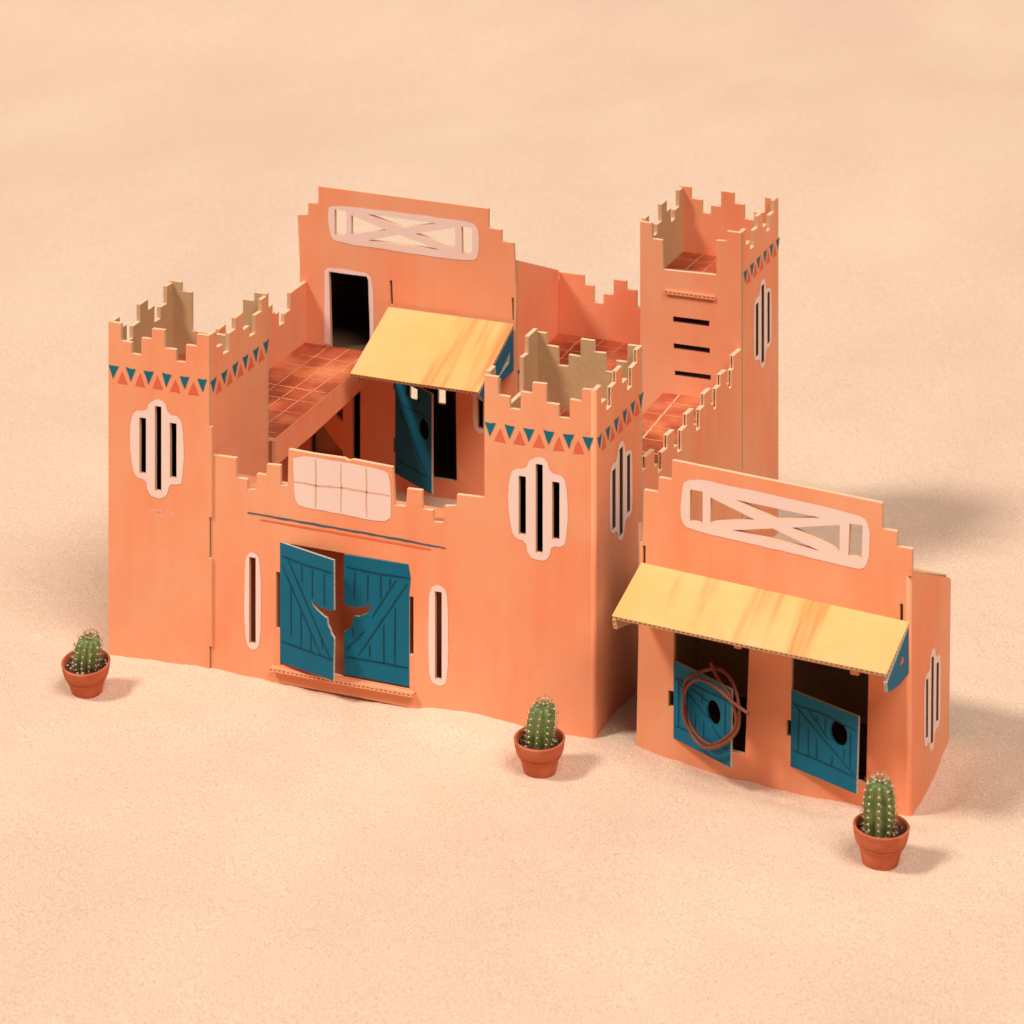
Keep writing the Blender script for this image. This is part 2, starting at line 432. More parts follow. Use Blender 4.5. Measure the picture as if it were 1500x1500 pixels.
# ---- front left tower
b = MB()
D = 11.75
tabs = [(10.0, -1.2), (10.0, 2.2), (10.26, 2.2), (10.26, 9.9), (10.0, 9.9), (10.0, 13.5), (10.26, 13.5), (10.26, 21.4), (10.0, 21.4)]
prof = wall(steps(T0, 0, 10), -1.2)
b.slab(FY(-.2), [prof[0]] + prof[1:-1] + tabs[::-1][0:0] + list(reversed(tabs)), SLF(0))
b.slab(FX(10.0), wall(steps(T0, -.2, 11.55), -1.2, .18, 11.17))
b.slab(FY(11.55, 1), wall([(0, 1.25, 29.5), (1.25, 2.33, 28.7), (2.33, 7.6, 25.2), (7.6, 8.75, 28.7), (8.75, 10, 29.5)], -1.2))
b.slab(FX(0, -1), wall(steps(mirror(T0), -.2, 11.55), -1.2, .18, 11.17))
for f_, o_, h_ in ((FY(-.2), rect(.4, 9.6, -1, 22.5), SLF(0)), (FY(11.55, 1), rect(.4, 9.6, -1, 22.5), []), (FX(0, -1), rect(.2, 11.1, -1, 22.5), []), (FX(10), rect(.2, 11.1, -1, 22.5), [])): b.sheet(f_, o_, h_, w=-.41, m='brown')  # dark lining sheets added below the floor, shade behind the slits
tower = b.build('tower', fort, 'shorter front tower beside the double gate')
b = frieze(FY(-.2), .02, 1.77, 25.52); frieze(FX(10.0), .05, 2.09, 25.3, dw=1.18, mb=b); b.build('triangle_frieze', tower)
b = MB(); b.sheet(FY(-.2), TRF(0), SLF(0)); b.build('window_trim', tower)
b = MB()
for _ in range(16):
    u, v = random.uniform(3.6, 6.4), random.uniform(12.9, 13.5); b.stroke(FY(-.2), [(u, v), (u + random.uniform(.15, .5), v + random.uniform(-.25, .05))], .05, .02, 'pink', .03)
b.build('scuff_mark', tower)
b = MB(); b.slab(FZ(22.9), rect(.4, 9.6, .2, 11.15), t=.3, mo='tile'); tiles(b, 22.9, [(3, 3), (5, 5), (7, 7)], [3, 5.5, 8], .5, 9.5, .3, 11); b.build('floor', tower)

# ---- front right tower, its corner is a soft fold
b = MB(); r = .38
b.slab(FY(0), wall(steps(T0, 36, 46), -1.2, 36, 46 - r), SLF(36))
b.fold((46 - r, r), r, -1.2, 29.33, .38, -PI / 2, 0)
b.slab(FX(46), wall(steps(T0, 0, D), -1.2, r, D - .38), SLS(0, 0), mv='edge_open', mhole='brown')
b.slab(FY(D, 1), wall(steps(mirror(T0), 36, 46), -1.2))
b.slab(FX(36, -1), wall([(0, 1.6, 29.6), (1.6, 2.8, 28.1), (2.8, 8.0, 25.2), (8.0, 9.2, 28.25), (9.2, D, 29.7)], -1.2, .38, D - .38))
for f_, o_, h_ in ((FY(0), rect(36.4, 45.4, -1, 22.5), SLF(36)), (FY(D, 1), rect(36.4, 45.6, -1, 22.5), []), (FX(36, -1), rect(.4, 11.3, -1, 22.5), []), (FX(46), rect(.6, 11.3, -1, 22.5), SLS(0, 0))): b.sheet(f_, o_, h_, w=-.41, m='brown')  # same dark lining added here to stand in for interior shade
tower = b.build('tower', fort, 'front tower nearest the small stable, windows on two sides')
b = frieze(FY(0), 36.04, 1.77, 25.42); frieze(FX(46), .45, 2.06, 25.28, dw=1.18, mb=b); b.build('triangle_frieze', tower)
b = MB(); b.sheet(FY(0), TRF(36), SLF(36)); b.build('window_trim', tower)
b = MB(); b.sheet(FX(46), TRS(0, 0), SLS(0, 0)); b.build('window_trim', tower)
b = MB(); b.slab(FZ(22.9), rect(36.4, 45.6, .4, 11.35), t=.3, mo='tile'); tiles(b, 22.9, [(39, 39), (41, 41), (43, 43)], [3, 5.5, 8], 36.5, 45.5, .5, 11.2); b.build('floor', tower)

# ---- tall rear tower with ladder rungs
x0, x1, y0, y1 = 37.35, 47.37, 35.5, 47.25
b = MB()
front = [(37.35, -1.2), (37.32, 32.25), (38.47, 32.23), (38.5, 30.77), (39.55, 30.74), (39.62, 27.98), (44.92, 28.1), (44.9, 31.36), (45.96, 31.42), (45.96, 32.36), (47.3, 32.33), (47.37, -1.2)]
rungs = [[(40.62, 23.71), (44.24, 23.74), (44.2, 23.2), (40.65, 23.2)], [(40.68, 21.17), (44.28, 21.18), (44.28, 20.7), (40.7, 20.7)], [(40.8, 18.62), (44.37, 18.66), (44.37, 18.2), (40.82, 18.2)]]
b.slab(FY(y0), front, rungs, mhole='brown')  # slot rims darkened so the ladder slots read black
b.slab(FX(x1), wall(steps(TT, 35.5, 47.25), -1.2, 35.95, 46.87), SLS(35.85, 3.08), mhole='brown')
b.slab(FY(y1, 1), wall(steps(mirror(TT), x0, x1), -1.2), mi='orange')
b.slab(FX(x0, -1), wall(steps(mirror(TT), 35.5, 47.25), -1.2, 35.88, 46.87))
tower = b.build('tower', fort, 'tall rear tower with three ladder slots')
frieze(FX(x1), 36.15, 2.06, 28.5, dw=1.18).build('triangle_frieze', tower)
b = MB(); b.sheet(FX(x1), TRS(35.85, 3.08), SLS(35.85, 3.08)); b.build('window_trim', tower)
b = MB(); b.slab(FZ(26.1), rect(37.75, 46.97, 35.9, 46.85), t=.36, mo='tile')
tiles(b, 26.1, [(39.6, 39.9), (41.5, 41.5), (43.5, 43.5)], [38.5, 41.6, 44.7], 37.8, 46.9, 36, 46.8, .1, 0)
b.slab(FZ(26.16), rect(39.88, 44.8, y0 - .2, y0 + .3), t=.36, mo='orange', mi='orange', mh='edge_step', mv='edge_step')
b.build('floor', tower)

# ---- gate wall
b = MB()
gt = [(13.5, -.15), (10.08, -.5), (10.08, 18.9), (12.54, 18.93), (12.58, 17.24), (13.6, 17.23), (13.61, 16.35), (14.54, 16.5), (14.54, 17.86), (15.51, 17.9), (15.51, 18.84), (16.83, 18.92), (16.83, 17.2),
      (17.55, 17.25), (17.62, 20.45), (20, 20.38), (22.9, 20.42), (23.3, 20.27), (23.75, 20.42), (27.48, 20.3), (27.7, 17.08), (28.75, 17.12), (28.86, 18.67), (30.22, 18.72), (30.27, 17.13), (31.23, 17.16), (31.27, 16.2), (32.25, 16.25), (32.3, 17.7), (33.45, 17.9), (33.47, 18.85), (35.999, 18.95), (35.999, -.6), (33, -.25), (30, .02), (24, .06), (17, .04)]
gslit = [rect(13.82, 14.46, 3.03, 10.54), rect(31.45, 32.08, 2.88, 10.35)]
gop = [(16.8, 1.6), (16.8, 4.75), (16.4, 4.75), (16.4, 9.65), (16.8, 9.65), (16.8, 12.27), (29.03, 12.27), (29.05, 9.53), (29.45, 9.53), (29.45, 4.57), (29.08, 4.57), (29.08, 1.6)]
b.slab(FY(0), gt, [gop] + gslit)
gate = b.build('gate_wall', fort)
for s, tr in ((gslit[0], (13.36, 14.97, 2.5, 11.0)), (gslit[1], (30.85, 32.68, 2.35, 10.92))):
    b = MB(); b.sheet(FY(0), rrect(*tr, .6), [s]); b.build('window_trim', gate)
b = MB(); fr = FY(0)
b.sheet(fr, wob(chaikin([(18.05, 20.12), (22, 20.1), (26.6, 20.03), (27.25, 19.6), (27.4, 17), (27.3, 15.65), (25.25, 15.5), (22.66, 15.62), (19.37, 15.6), (18.45, 15.8), (18.2, 16.6), (18.1, 18.5)], 1), .04, .6))
for x in (20.22, 22.62, 25.02): b.stroke(fr, [(x, 19.95), (x + .04, 18), (x + .02, 15.75)], .13, .045, 'groove', .03)
b.stroke(fr, [(18.2, 17.75), (20.4, 17.72), (22.7, 17.9), (25, 17.85), (27.3, 17.85)], .13, .045, 'groove', .03)
b.build('sign_blocks', gate)
b = MB(); b.stroke(fr, [(13.66, 14.38), (20, 14.33), (26, 14.28), (32.4, 14.15)], .17, .03, 'slate', .02); b.stroke(fr, [(14.9, 13.92), (22, 13.9), (31.1, 13.82)], .15, .03, 'redline', .02); b.build('painted_stripe', gate)
b = MB(); b.slab(FZ(1.5), [(16.1, .37), (16.1, -.52), (22, -.58), (29.6, -.5), (29.6, .37)], t=.34, mo='orange', mi='kraft', mh='edge_step', mv='edge_step'); b.build('door_step', gate)

b = MB(); b.slab(FZ(15.9), [(10.4, .4), (35.95, .4), (35.95, 3.6), (10.4, 4.0)], t=.34, mo='orange', mi='orange'); b.slab(FY(3.2), rect(10.42, 35.9, -1, 15.5), t=.34, mo='orange', mi='orange'); b.build('walkway', gate)  # walkway is a guess; unseen inner wall added to keep the gate interior dark

# gate doors with half a bull head cut out of each
fr = Fang((16.81, -.02), math.radians(-15.5)); b = MB()
b.slab(fr, [(0, 1.9), (0, 12.28), (6.12, 12.25), (6.15, 7.96), (5.47, 7.82), (4.64, 7.87), (4.05, 7.99), (3.62, 8.2), (3.81, 7.74), (4.25, 7.48), (4.9, 7.2), (5.36, 7.08), (5.45, 6.56), (5.72, 6.2), (5.83, 5.9), (6.16, 5.58), (6.07, 1.92)], t=.2, mhole='teal', mo='teal', mh='edge_pale', mv='edge_pale')
for p in ([(.25, 11.13), (2.98, 11.02), (6.0, 11.1)], [(.3, 10.3), (4.66, 3.7)], [(.95, 11.0), (5.75, 3.7)], [(.2, 3.72), (3.2, 3.7), (6.0, 3.66)], [(2.5, 10.9), (2.56, 9.4)], [(3.7, 10.9), (3.72, 8.4)], [(5.06, 10.8), (5.09, 8.1)], [(1.28, 8.6), (1.3, 4.5)], [(2.44, 7.1), (2.44, 3.8)], [(3.5, 5.2), (3.57, 3.8)], [(4.76, 5.2), (4.88, 4.3)]):
    b.stroke(fr, p, .13, .03, 'ink')
b.build('gate_door', gate, 'teal gate door standing ajar, half a bull head cut from its edge')
fr = FY(-.03); b = MB()
b.slab(fr, [(22.94, 1.87), (22.94, 5.5), (23.29, 5.7), (23.68, 6.14), (23.82, 6.62), (23.95, 7.02), (24.4, 7.05), (25.07, 7.42), (25.4, 7.8), (25.5, 8.28), (24.87, 7.95), (23.98, 7.76), (23.38, 7.78), (22.94, 7.95), (22.94, 12.2), (29.0, 12.24), (29.22, 11.1), (29.06, 9.6), (29.06, 1.82)], t=.2, mhole='teal', mo='teal', mh='edge_pale', mv='edge_pale')
for p in ([(23.15, 11.12), (26.4, 11.0), (29.1, 11.08)], [(23.1, 3.4), (26.7, 3.42), (29.0, 3.4)], [(28.9, 10.6), (24.3, 3.7)], [(27.85, 10.75), (25.6, 7.2)], [(24.9, 5.9), (23.1, 3.95)], [(23.98, 10.96), (23.93, 8.3)], [(25.22, 10.85), (25.16, 8.4)], [(26.4, 10.9), (26.4, 8.9)], [(27.33, 10.8), (27.23, 9.9)], [(23.78, 6.1), (23.83, 5.1)], [(25.36, 4.8), (25.36, 3.7)], [(26.69, 6.7), (26.69, 3.4)], [(27.75, 8.3), (27.72, 3.5)]):
    b.stroke(fr, p, .13, .03, 'ink')
b.build('gate_door', gate, 'teal gate door standing closed')

# ---- saloon at the back of the yard
def truss_holes(P): return P
fac = [(2.35, .5), (2.3, 16.8), (2.25, 21.9), (1.64, 22.0), (1.62, 24.4), (1.39, 28.75), (2.55, 28.9), (2.55, 30.05), (3.66, 30.15), (3.66, 31.85), (21.79, 31.7), (21.79, 29.85), (23.14, 29.8), (23.14, 28.72), (24.4, 28.7), (24.52, 26.5), (24.68, 23.7), (24.62, 20), (24.62, .5)]
sholes = [[(5.48, 27.3), (5.45, 29.8), (6.72, 29.72), (6.72, 27.4)], [(7.26, 27.55), (7.25, 29.42), (11.0, 28.38)], [(8.96, 29.72), (16.3, 29.68), (12.85, 28.8)], [(9.06, 27.15), (12.4, 28.12), (16.65, 27.12)], [(14.14, 28.4), (18.3, 29.5), (18.35, 27.52)], [(19.05, 27.1), (18.98, 29.66), (20.1, 29.67), (20.1, 27.2)]]
updoor = [(5.02, 16.1), (4.83, 23.58), (8.9, 23.58), (9.06, 23.25), (9.25, 18), (9.25, 16.1)]
lowdoor = [(12.15, 4.8), (12.15, 6.8), (11.76, 6.8), (11.76, 8.2), (12.15, 8.2), (12.1, 12.9), (11.7, 12.9), (11.7, 13.8), (12.1, 13.8), (12.1, 14.6), (18.36, 14.6), (18.5, 4.9)]
slit = [(20.68, 10.38), (20.65, 14.6), (21.28, 14.6), (21.28, 10.38)]
barn = [[(7.4, 5.0), (7.35, 13.2), (8.2, 13.2), (8.2, 5.0)], [(5.5, 9.55), (5.6, 10.6), (6.32, 10.6), (6.32, 8.94)], [(2.75, 5.0), (2.75, 6.9), (4.16, 8.3), (6.33, 6.0), (6.36, 5.0)]]
slots = [[(11.47, 21.2), (11.34, 23.5), (11.62, 23.55), (11.72, 21.15)], [(24.3, 21.3), (24.2, 23.45), (24.42, 23.42), (24.44, 21.2)]]
b = MB()
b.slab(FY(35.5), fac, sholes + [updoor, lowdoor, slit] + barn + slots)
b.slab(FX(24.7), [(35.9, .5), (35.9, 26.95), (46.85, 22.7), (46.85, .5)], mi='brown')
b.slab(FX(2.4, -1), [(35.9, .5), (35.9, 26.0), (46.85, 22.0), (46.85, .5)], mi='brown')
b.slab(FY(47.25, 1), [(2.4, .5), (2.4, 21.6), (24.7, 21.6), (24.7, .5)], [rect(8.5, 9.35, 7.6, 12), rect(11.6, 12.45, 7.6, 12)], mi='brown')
b.slab(FZ(16.0), rect(2.8, 24.3, 35.9, 46.85), t=.34, mo='brown', mi='brown')  # hidden upper floor added to block light inside the saloon
b.slab(FZ(4.2), rect(2.8, 24.3, 35.9, 46.85), t=.34, mo='brown', mi='brown')  # dark floor added to keep the lower doorway dark
b.slab(FY(36.7), rect(2.8, 6.9, 4.25, 10.9), t=.3, mo='kraft')  # kraft panel added behind the barn holes so they read less black
sal = b.build('saloon', fort)
b = MB()
for p in ((0, 0),):
    fr = F((2.8, 35.9, 26.3), (1, 0, 0), (0, 10.95, -4.45), (0, 4.45, 10.95)); b.slab(fr, rect(0, 21.5, 0, 11.8), t=.35, mo='yellow', mi='brown')
b.build('roof', sal)
b = MB(); b.sheet(FY(35.5), wob(chaikin([(4.7, 29.8), (5.3, 30.2), (8, 30.28), (14, 30.32), (19.3, 30.25), (20.5, 30.05), (20.78, 29.2), (20.8, 27), (20.2, 26.42), (15.5, 26.4), (9.2, 26.5), (5.7, 26.62), (5.0, 27), (4.75, 28.5)], 1), .04, .8), sholes); b.build('sign_trim', sal)
b = MB()
b.sheet(FY(35.5), wob([(4.33, 16.45), (4.3, 20), (4.33, 23.6), (4.65, 23.95), (6.2, 24.05), (8.8, 23.95), (9.38, 23.6), (9.6, 22), (9.66, 19), (9.66, 16.45), (9.27, 16.45), (9.27, 18), (9.08, 23.25), (8.92, 23.6), (4.81, 23.6), (5.0, 16.45)], .02, 1.5)); b.build('door_trim', sal)
b = MB(); b.sheet(FY(35.5), rrect(20.15, 21.75, 9.88, 15.1, .55), [slit]); b.build('window_trim', sal)
fr = Fang((11.95, 35.48), math.radians(-33)); b = MB()
hole = [(5.0 + .95 * math.cos(a), 10.6 + 1.05 * math.sin(a)) for a in [i * PI / 9 for i in range(18)]]
b.slab(fr, [(0, 4.75), (0, 14.4), (6.45, 14.4), (6.45, 4.75)], [hole, [(1.95, 12.85), (1.8, 14.1), (4.25, 14.1), (4.25, 12.85)]], t=.2, mhole='teal', mo='teal', mi='teal', mh='edge_pale', mv='edge_pale')
for p in ([(.2, 11.9), (6.2, 11.9)], [(.2, 6.2), (6.2, 6.2)], [(.3, 11.8), (5.6, 6.3)]): b.stroke(fr, p, .13, .03, 'ink')
b.build('door', sal, 'teal saloon door swung open')
def awning(xl, xr, back, front, flap, frame_of, parent, hole=None, name='awning', xpose=None):
    pass
b = MB()
sl = Vector((0, 26.4 - 35.3, 17.52 - 21.07)); ln = sl.length
fr = F((0, 35.12, 21.05), (1, 0, 0), sl, Vector((1, 0, 0)).cross(sl) * -1)
if fr.N.z < 0: fr.N = -fr.N
b.slab(fr, [(11.41, 0), (24.57, 0), (24.57, ln), (18, ln + .06), (11.41, ln)], t=.32, mo='yellow', mh='edge_flute', mv='edge_flute')
flap = [(35.1, 20.7), (35.15, 16.55), (31.1, 16.45), (27.6, 16.2), (26.45, 17.2)]
b.slab(FX(24.56), flap, [[(31.15, 17.15), (34.2, 18.65), (34.0, 17.7)]], t=.3, mo='teal', mh='edge_pale', mv='edge_pale')
b.slab(FX(11.43, -1), flap, t=.3, mo='teal', mh='edge_pale', mv='edge_pale')
b.build('awning', sal, 'yellow awning with red streaks over the saloon door')

# ---- left terrace, its parapet, the back terrace and the stair side
b = MB()
b.slab(FZ(16.4), [(2.4, 11.57), (10.7, 11.57), (10.2, 35.1), (2.4, 35.1)], t=.34, mo='tile')
tiles(b, 16.4, [(4.75, 5.0), (6.5, 7.2), (8.3, 9.3)], [12.6, 15.0, 17.7, 20.6, 23.4, 26.3, 28.9, 31.6], 2.6, 10.2, 11.8, 35, .15, .35)
fr = F((10.72, 11.57, 0), (-.5, 23.55, 0), Z, (23.55, .5, 0))
b.slab(fr, [(.02, 13.85), (.02, 16.38), (23.5, 16.38), (23.5, 14.25), (14, 13.95), (8, 13.8)], t=.36, mh='edge_top')
b.build('terrace', fort, 'tiled terrace beside the saloon door, lit in stripes')
b = MB()
S = []; y = 11.57
lw = [(11.57, 13.4, 23.6), (13.4, 14.4, 22.1), (14.4, 15.4, 21.2), (15.4, 16.6, 22.6), (16.6, 18, 23.6), (18, 19.4, 22), (19.4, 20.5, 21.1), (20.5, 21.8, 22.4), (21.8, 23.2, 23.5), (23.2, 24.3, 21.9), (24.3, 25.2, 22.4), (25.2, 26.95, 23.63), (26.95, 27.9, 22.4), (27.9, 28.5, 21.5), (28.5, 29.3, 21.25), (29.3, 30.5, 19.85), (30.5, 31.85, 20.65), (31.85, 35.48, 22.3)]
b.slab(FX(2.0, -1), wall(lw, -1.2), mi='orange'); b.build('parapet_wall', fort)
b = MB(); b.slab(FZ(16.4), rect(24.75, 37.3, 35.9, 46.85), t=.34, mo='tile')
tiles(b, 16.4, [(27.5, 27.3), (29.5, 29.5), (31.6, 31.7), (34, 34)], [38, 40.4, 42.7, 45], 24.8, 37.2, 36, 46.8, .13, 0)
b.slab(FY(35.9), rect(24.75, 37.3, -1, 16.38), t=.34)
b.build('terrace', fort, 'shaded tiled terrace between saloon and tall tower')
b = MB()
bw = [(24.72, 27.36, 22.53), (27.36, 28.4, 21.57), (28.4, 29.45, 19.93), (29.45, 30.5, 20.9), (30.5, 31.83, 22.5), (31.83, 32.9, 21.65), (32.9, 33.95, 20.05), (33.95, 35, 20.95), (35, 37.33, 22.4)]
b.slab(FY(47.25, 1), wall(bw, -1.2), mi='orange'); b.build('parapet_wall', fort)
ra = math.atan2(35.5 - 11.75, 47.37 - 46)
fr = Fang((46.0, 11.76), ra); b = MB()
rw = [(0, .8, 18.4), (.8, 2.7, 19.35), (2.7, 3.45, 17.85), (3.45, 4.48, 17.0), (4.48, 5.7, 18.5), (5.7, 7.25, 19.58), (7.25, 8.0, 17.95), (8.0, 9.0, 17.2), (9.0, 10.25, 18.88), (10.25, 11.9, 19.88), (11.9, 12.5, 18.3), (12.5, 13.4, 17.6), (13.4, 14.45, 19.27), (14.45, 16.15, 20.3), (16.15, 16.8, 18.8), (16.8, 17.45, 18.1), (17.45, 18.5, 19.8), (18.5, 20.05, 20.78), (20.05, 20.6, 19.3), (20.6, 21.3, 18.8), (21.3, 21.8, 20.3), (21.8, 23.77, 21.5)]
b.slab(fr, wall(rw, -1.2, .0, 23.76), t=.42, mv='edge_open'); b.build('stepped_wall', fort)
b = MB(); b.slab(FZ(16.4), [(40.0, 11.8), (45.6, 11.8), (46.9, 35.45), (39.65, 35.45)], t=.34, mo='tile')
tiles(b, 16.4, [], [14.8, 17.8, 20.8, 23.9, 26.9, 30, 33.1], 39.9, 46.4, 12, 35.3, .15, 0)
b.stroke(FZ(16.4), [(41.3, 35.4), (41.5, 30), (41.68, 25), (41.8, 12.2)], .22, .03, 'grout', .03)
b.slab(FX(40.0, -1), rect(11.9, 35.4, 13.9, 16.05), t=.3)
b.build('terrace', fort, 'tiled walkway behind the stepped side wall')

# ================================================================== THE STABLE
U = Vector((math.cos(SA), math.sin(SA), 0)); NO = Vector((math.sin(SA), -math.cos(SA), 0))
W = 24.02
root = (SP[0], SP[1], -.5)
stable = thing('cardboard_stable', root, 'small orange cardboard stable with yellow awning and two teal half doors, right of the fort', 'toy stable')
RL = Vector(root) * CM
def st(o): return local(o, RL)
fr = Fang(SP, SA)
holesS = [[(4.88, 19.72), (4.9, 22.34), (6.03, 22.36), (6.03, 19.7)], [(6.72, 19.94), (6.72, 22.0), (10.65, 20.87)], [(8.98, 22.2), (16.35, 22.05), (12.56, 21.22)], [(8.62, 19.65), (12.2, 20.43), (16.3, 19.35)], [(13.89, 20.8), (18.02, 21.77), (18.0, 19.68)], [(18.74, 19.42), (18.85, 22.02), (19.97, 22.08), (19.9, 19.43)]]
opA = [(3.5, 1.5), (3.4, 4.04), (2.94, 4.06), (2.94, 5.37), (3.42, 5.37), (3.42, 10.45), (8.8, 10.45), (8.8, 10.0), (9.4, 10.0), (9.4, 10.45), (10.15, 10.45), (9.78, 1.48)]
opB = [(13.78, 1.5), (13.82, 3.8), (13.43, 3.8), (13.43, 5.1), (13.82, 5.1), (13.88, 10.2), (18.9, 10.2), (18.9, 9.88), (19.6, 9.88), (19.6, 10.2), (20.47, 10.2), (20.27, 1.38)]
sl0 = [[(.62, 15.3), (.62, 16.95), (.88, 16.95), (.86, 15.3)]]
slR = [[(23.1, 11.6), (23.1, 16.4), (23.38, 16.4), (23.38, 11.6)]]
rf = .35
b = MB()
foot = -1.4
b.slab(fr, [(.0, foot), (.25, 10), (.36, 17.1), (.6, 17.2), (.71, 21.55), (2.05, 21.58), (2.05, 22.81), (3.27, 22.85), (3.27, 24.44), (12, 24.3), (21.62, 24.13), (21.62, 22.08), (22.86, 22.07), (22.86, 20.9), (24.16, 20.9), (24.1, 18.75), (W - rf, 18.72), (W - rf, foot)], holesS + [opA, opB] + sl0 + slR)
# side wall, folded round from the front
a_r = math.radians(89.9)
c0 = Vector((SP[0], SP[1], 0)) + U * (W - rf)
Pc = (c0.x, c0.y + rf)
P2 = Vector((Pc[0] + rf, Pc[1], 0))
b.fold((Pc[0], Pc[1]), rf, foot, 18.72, .36, -PI / 2 + SA, 0)
fR = Fang((P2.x, P2.y), a_r)
wR = [[(4.3, 3.75), (4.35, 8.45), (5.05, 8.35), (4.95, 3.6)], [(5.85, 2.6), (6.1, 9.55), (6.85, 9.4), (6.6, 2.45)], [(7.55, 3.75), (7.75, 8.4), (8.5, 8.25), (8.3, 3.5)]]
b.slab(fR, [(0, foot), (0, 18.75), (.6, 18.7), (12.1, 13.75), (12.6, 13.4), (12.0, 1), (11.9, foot)], wR, mhole='brown')
bl = Vector((SP[0], SP[1], 0)) + NO * -12.6
b.slab(Fang((SP[0] + .45, SP[1] + .4), math.radians(86)), [(0, foot), (0, 18.6), (12.0, 13.4), (12.0, foot)], mo='kraft', mi='brown')
b.slab(F((SP[0] + .5, SP[1] + .45, .25), U, -NO, Z), [(.3, .1), (W - .9, .1), (W - 1.6, 11.4), (.8, 11.4)], t=.3, mo='brown', mi='brown')  # dark floor added over the lit sand so the openings stay dark
BL = Vector((SP[0] + .45 + 12.0 * math.cos(math.radians(86)), SP[1] + .4 + 12.0 * math.sin(math.radians(86)), 0)); BR = fR.p(11.9, 0, -.4); BR.z = 0
bd = BR - BL
b.slab(Fang((BL.x, BL.y), math.atan2(bd.y, bd.x)), rect(-.35, bd.length, foot, 13.2), t=.36, mo='kraft', mi='brown')
shell = st(b.build('wall', stable))
b = MB()
k = Vector((SP[0], SP[1], 0)) - NO * .42
fr2 = F((k.x, k.y, 19.0), U, -NO * 12.3 + Vector((0, 0, -5.15)), Vector((0, 0, 12.3)) - NO * 5.15)
b.slab(fr2, [(.4, 0), (W - .1, 0), (22.75, 13.3), (1.0, 13.3)], t=.3, mo='yellow', mi='brown', mh='edge_flute', mv='edge_flute'); st(b.build('roof', stable))
b = MB(); b.sheet(fr, wob(chaikin([(4.2, 22.6), (4.55, 23.1), (6.1, 23.35), (12, 23.2), (18.3, 22.98), (20.1, 22.7), (20.55, 22.1), (20.6, 20), (20.3, 18.8), (19.5, 18.45), (14.6, 18.72), (7.5, 18.9), (4.6, 19.1), (4.12, 19.5), (4.05, 21)], 1), .05, .8), holesS); st(b.build('sign_trim', stable))
b = MB(); b.sheet(fR, wob(chaikin([(3.7, 8.2), (4.2, 8.9), (5.5, 8.75), (5.6, 9.7), (6.3, 10.2), (7.2, 9.95), (7.5, 8.95), (8.6, 8.85), (9.1, 8.3), (8.95, 3.5), (8.3, 3.0), (7.3, 3.1), (7.0, 2.1), (6.2, 1.85), (5.5, 2.3), (5.3, 3.1), (4.4, 3.0), (3.7, 3.5)], 1), .03, .6), wR); st(b.build('window_trim', stable))
# half doors
def half_door(u, deg, pts, hc, hr, lines, label):
    P = Vector((SP[0], SP[1], 0)) + U * u + NO * .02
    f = Fang((P.x, P.y), SA - math.radians(deg)); b = MB()
    hole = [(hc[0] + hr[0] * math.cos(i * PI / 12), hc[1] + hr[1] * math.sin(i * PI / 12)) for i in range(24)]
    b.slab(f, pts, [hole], t=.2, mhole='teal', mo='teal', mh='edge_pale', mv='edge_pale')
    for p in lines: b.stroke(f, p, .12, .03, 'ink')
    st(b.build('half_door', stable, label)); return f
fA = half_door(3.4, 23, [(0, 1.5), (.03, 7.9), (2.8, 7.9), (6.85, 7.88), (6.7, 1.5)], (4.75, 5.3), (.8, .98),
    [[(.2, 6.58), (1.8, 6.72), (6.6, 6.8)], [(.2, 2.62), (3.4, 2.8), (6.4, 2.85)], [(.3, 6.5), (4.2, 4.6)], [(.9, 6.6), (4.3, 5.9)], [(4.6, 4.2), (6.3, 2.95)], [(.65, 6.5), (.62, 2.75)], [(1.64, 5.8), (1.64, 2.8)], [(3.45, 6.5), (3.4, 5.6)], [(2.6, 4.7), (2.6, 2.8)], [(3.6, 4.2), (3.6, 2.85)], [(6.1, 6.6), (6.1, 4.0)]],
    'teal half door with a round hole, swung furthest out')
fB = half_door(13.76, 17, [(0, 1.38), (.08, 7.62), (6.9, 7.6), (6.68, 1.36)], (4.92, 5.65), (.87, .98),
    [[(.2, 6.55), (3.4, 6.68), (6.65, 6.42)], [(.15, 2.78), (2.7, 2.82), (6.5, 2.68)], [(.5, 6.45), (6.5, 2.8)], [(1.84, 6.5), (3.95, 4.8)], [(.9, 6.2), (.8, 2.9)], [(1.84, 5.2), (1.84, 2.9)], [(2.68, 4.6), (2.68, 2.85)], [(3.58, 6.4), (3.58, 5.2)], [(2.75, 6.4), (2.75, 5.85)], [(5.44, 4.6), (5.44, 3.7)], [(6.12, 6.1), (6.06, 3.2)], [(4.27, 3.6), (4.2, 2.8)]],
    'teal half door with a round hole, slightly open')
# awning
b = MB()
def sp_(u, d, z): q = Vector((SP[0], SP[1], 0)) + U * u + NO * d; return Vector((q.x, q.y, z))
A0, A1, A2, A3 = sp_(.5, .02, 15.5), sp_(23.9, .02, 15.08), sp_(23.9, 5.25, 12.6), sp_(.5, 5.9, 13.35)
Ua = (A1 - A0).normalized(); Va = (A3 - A0); Na = Ua.cross(Va); Na = Na if Na.z > 0 else -Na
Vq = Na.cross(Ua).normalized(); Vq = Vq if Vq.dot(Va) > 0 else -Vq
fa = F(A0, Ua, Vq, Na)
g = lambda P: ((P - A0).dot(Ua), (P - A0).dot(Vq))
b.slab(fa, [g(A0), g(A1), g(A2), ((g(A2)[0] + g(A3)[0]) / 2, (g(A2)[1] + g(A3)[1]) / 2 + .07), g(A3)], t=.3, mo='yellow_streaked', mh='edge_flute', mv='edge_flute')
q = sp_(23.89, 0, 0); fl = F((q.x, q.y, 0), NO, Z, U)
